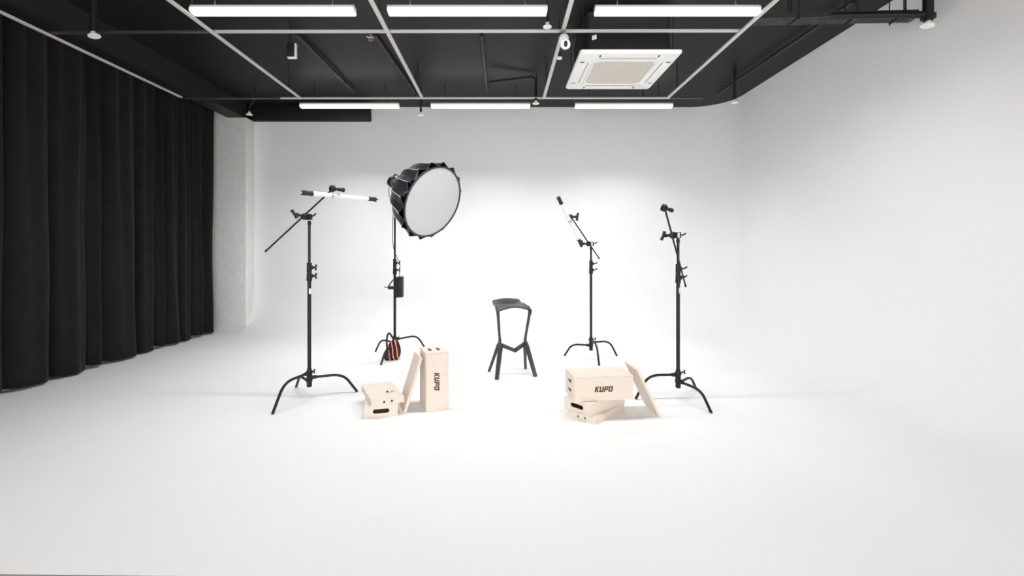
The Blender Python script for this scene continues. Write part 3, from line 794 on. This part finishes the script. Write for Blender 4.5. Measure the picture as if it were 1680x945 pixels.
# cable tray
y0_ = 4.22
tr = thing('cable_tray', 'long dark perforated cable tray under the pipe at the upper right', 'cable tray', P(1236, 37, y0_))
L0, L1 = P(1240, 36, y0_+.12), P(1498, 31, y0_-.10)
d = (L1-L0).normalized(); sdv = V((-d.y, d.x, 0)).normalized(); uv = d.cross(sdv)
bm = B(); Lt = (L1-L0).length; nh = 44
fbox(bm, L0-sdv*.07+uv*0, d, sdv, uv, V((Lt, .003, .05))); fbox(bm, L0+sdv*.067, d, sdv, uv, V((Lt, .003, .05)))
for r_i in range(5): fbox(bm, L0+sdv*(-.07+.03*r_i+.002), d, sdv, uv, V((Lt, .016, .002)))
for k in range(nh+1): fbox(bm, L0+d*(k*Lt/nh-.0)-sdv*.07-uv*.0005, d, sdv, uv, V((.014, .14, .002)))
obj('tray_channel', bm, M['tray'], tr)
for f_ in (.25, .62, .9):
    p = L0+d*Lt*f_; bm = B(); box(bm, (p.x-.010, p.y-.075, p.z-.010), (p.x+.010, p.y+.075, p.z-.002))
    for s in (-.076, .076): cyl(bm, (p.x, p.y+s, p.z-.02), (p.x, p.y+s, ZC), .005, seg=8)
    obj('tray_hanger', bm, M['blackpipe'], tr)
# security camera at the rail crossing
p = P(925, 62, 4.40)
t = thing('security_camera', 'white dome camera with dark oval lens at the rail crossing', 'security camera', p)
bm = B(); lathe(bm, p+V((0, 0, -.03)), (0, 0, 1), [(0, .046), (.03, .048), (.055, .036)], 24); obj('camera_base', bm, M['white'], t)
bm = B(); c = p+V((.012, -.02, -.075)); fr = V((-.05, -1, -.25)).normalized()
lathe(bm, c-fr*.03, fr, [(0, .02), (.015, .042), (.04, .048), (.062, .044), (.07, .036)], 24); obj('camera_head', bm, M['white'], t)
bm = B(); u1, u2 = frame(fr); upz = (V((0, 0, 1))-fr*fr.z).normalized(); rt = fr.cross(upz)
prism(bm, c+fr*.0402, rt, upz, fr, [(x, y) for x, y in roundrect(.034, .056, .0168, 8)], .004); o = obj('lens', bm, M['black'], t); o['label'] = 'glossy black oval lens'
bm = B(); box(bm, (p.x-.06, p.y-.01, p.z+.02), (p.x+.06, p.y+.07, p.z+.045), .004); obj('mounting_clamp', bm, M['casting'], t)
# small fittings
p = P(918, 97, 4.9); t = thing('ceiling_sensor', 'small white-bottomed sensor on the rail below the dome camera', 'sensor', p)
bm = B(); box(bm, (p.x-.024, p.y-.02, p.z), (p.x+.024, p.y+.02, p.z+.022), .003); obj('sensor_face', bm, M['white'], t)
bm = B(); box(bm, (p.x-.014, p.y-.014, p.z+.022), (p.x+.014, p.y+.014, p.z+.06), .003); cyl(bm, p+V((0, 0, .06)), (p.x, p.y, ZC), .005, seg=8); obj('sensor_mount', bm, M['casting'], t)
p = P(975, 60, 4.44); t = thing('cable_clip', 'pair of small white clips under the front cross rail near the air conditioner', 'clip', p)
bm = B(); box(bm, (p.x-.022, p.y-.015, p.z-.03), (p.x-.006, p.y+.01, p.z+.005), .002); obj('clip_jaw', bm, M['white'], t)
bm = B(); box(bm, (p.x-.002, p.y-.015, p.z-.024), (p.x+.02, p.y+.01, p.z+.012), .002); obj('clip_jaw', bm, M['white'], t)
p = P(608, 60, 4.50); t = thing('rail_clamp', 'small silver and red clamp under the front cross rail at the left', 'clamp', p)
bm = B(); tube(bm, [p+V((-.04, 0, .0)), p+V((-.01, 0, -.012)), p+V((.02, 0, -.004)), p+V((.03, 0, -.022))], .007, 8); cyl(bm, p+V((.0, 0, -.01)), p+V((.0, 0, .022)), .006, seg=8); obj('clamp_hook', bm, M['steel'], t)
bm = B(); box(bm, (p.x-.022, p.y-.012, p.z-.045), (p.x+.022, p.y+.012, p.z-.022), .004); obj('clamp_grip', bm, mat('dull_red_plastic', (.22, .10, .09), .5), t)
# hanging black-fronted box
y5 = 4.95; a, b = P(471, 95, y5), P(485.5, 70.5, y5)
t = thing('ceiling_loudspeaker', 'small black-fronted box with pale edges hanging from the ceiling at the left', 'loudspeaker', ((a.x+b.x)/2, y5, a.z))
bm = B(); box(bm, (a.x, y5, a.z), (b.x+.0, y5+.035, b.z), .004); c = obj('cabinet', bm, M['white'], t)
bm = B(); box(bm, (a.x-.002, y5-.006, a.z+.014), (b.x-.016, y5+.002, b.z+.002), .002); o = obj('front_grille', bm, M['beam'], t); o['label'] = 'black front'
bm = B(); box(bm, (a.x-.003, y5-.004, a.z+.012), (a.x+.0, y5+.037, b.z+.003)); box(bm, (a.x-.003, y5-.004, b.z), (b.x-.01, y5+.037, b.z+.003)); obj('cover', bm, M['beam'], t)
bm = B(); cyl(bm, (a.x+.03, y5+.018, b.z), (a.x+.03, y5+.018, ZC), .009, seg=10); lathe(bm, (a.x+.03, y5+.018, b.z+.01), (0, 0, 1), [(0, .012), (.02, .018), (.03, .01)], 12); obj('bracket', bm, M['casting'], t)
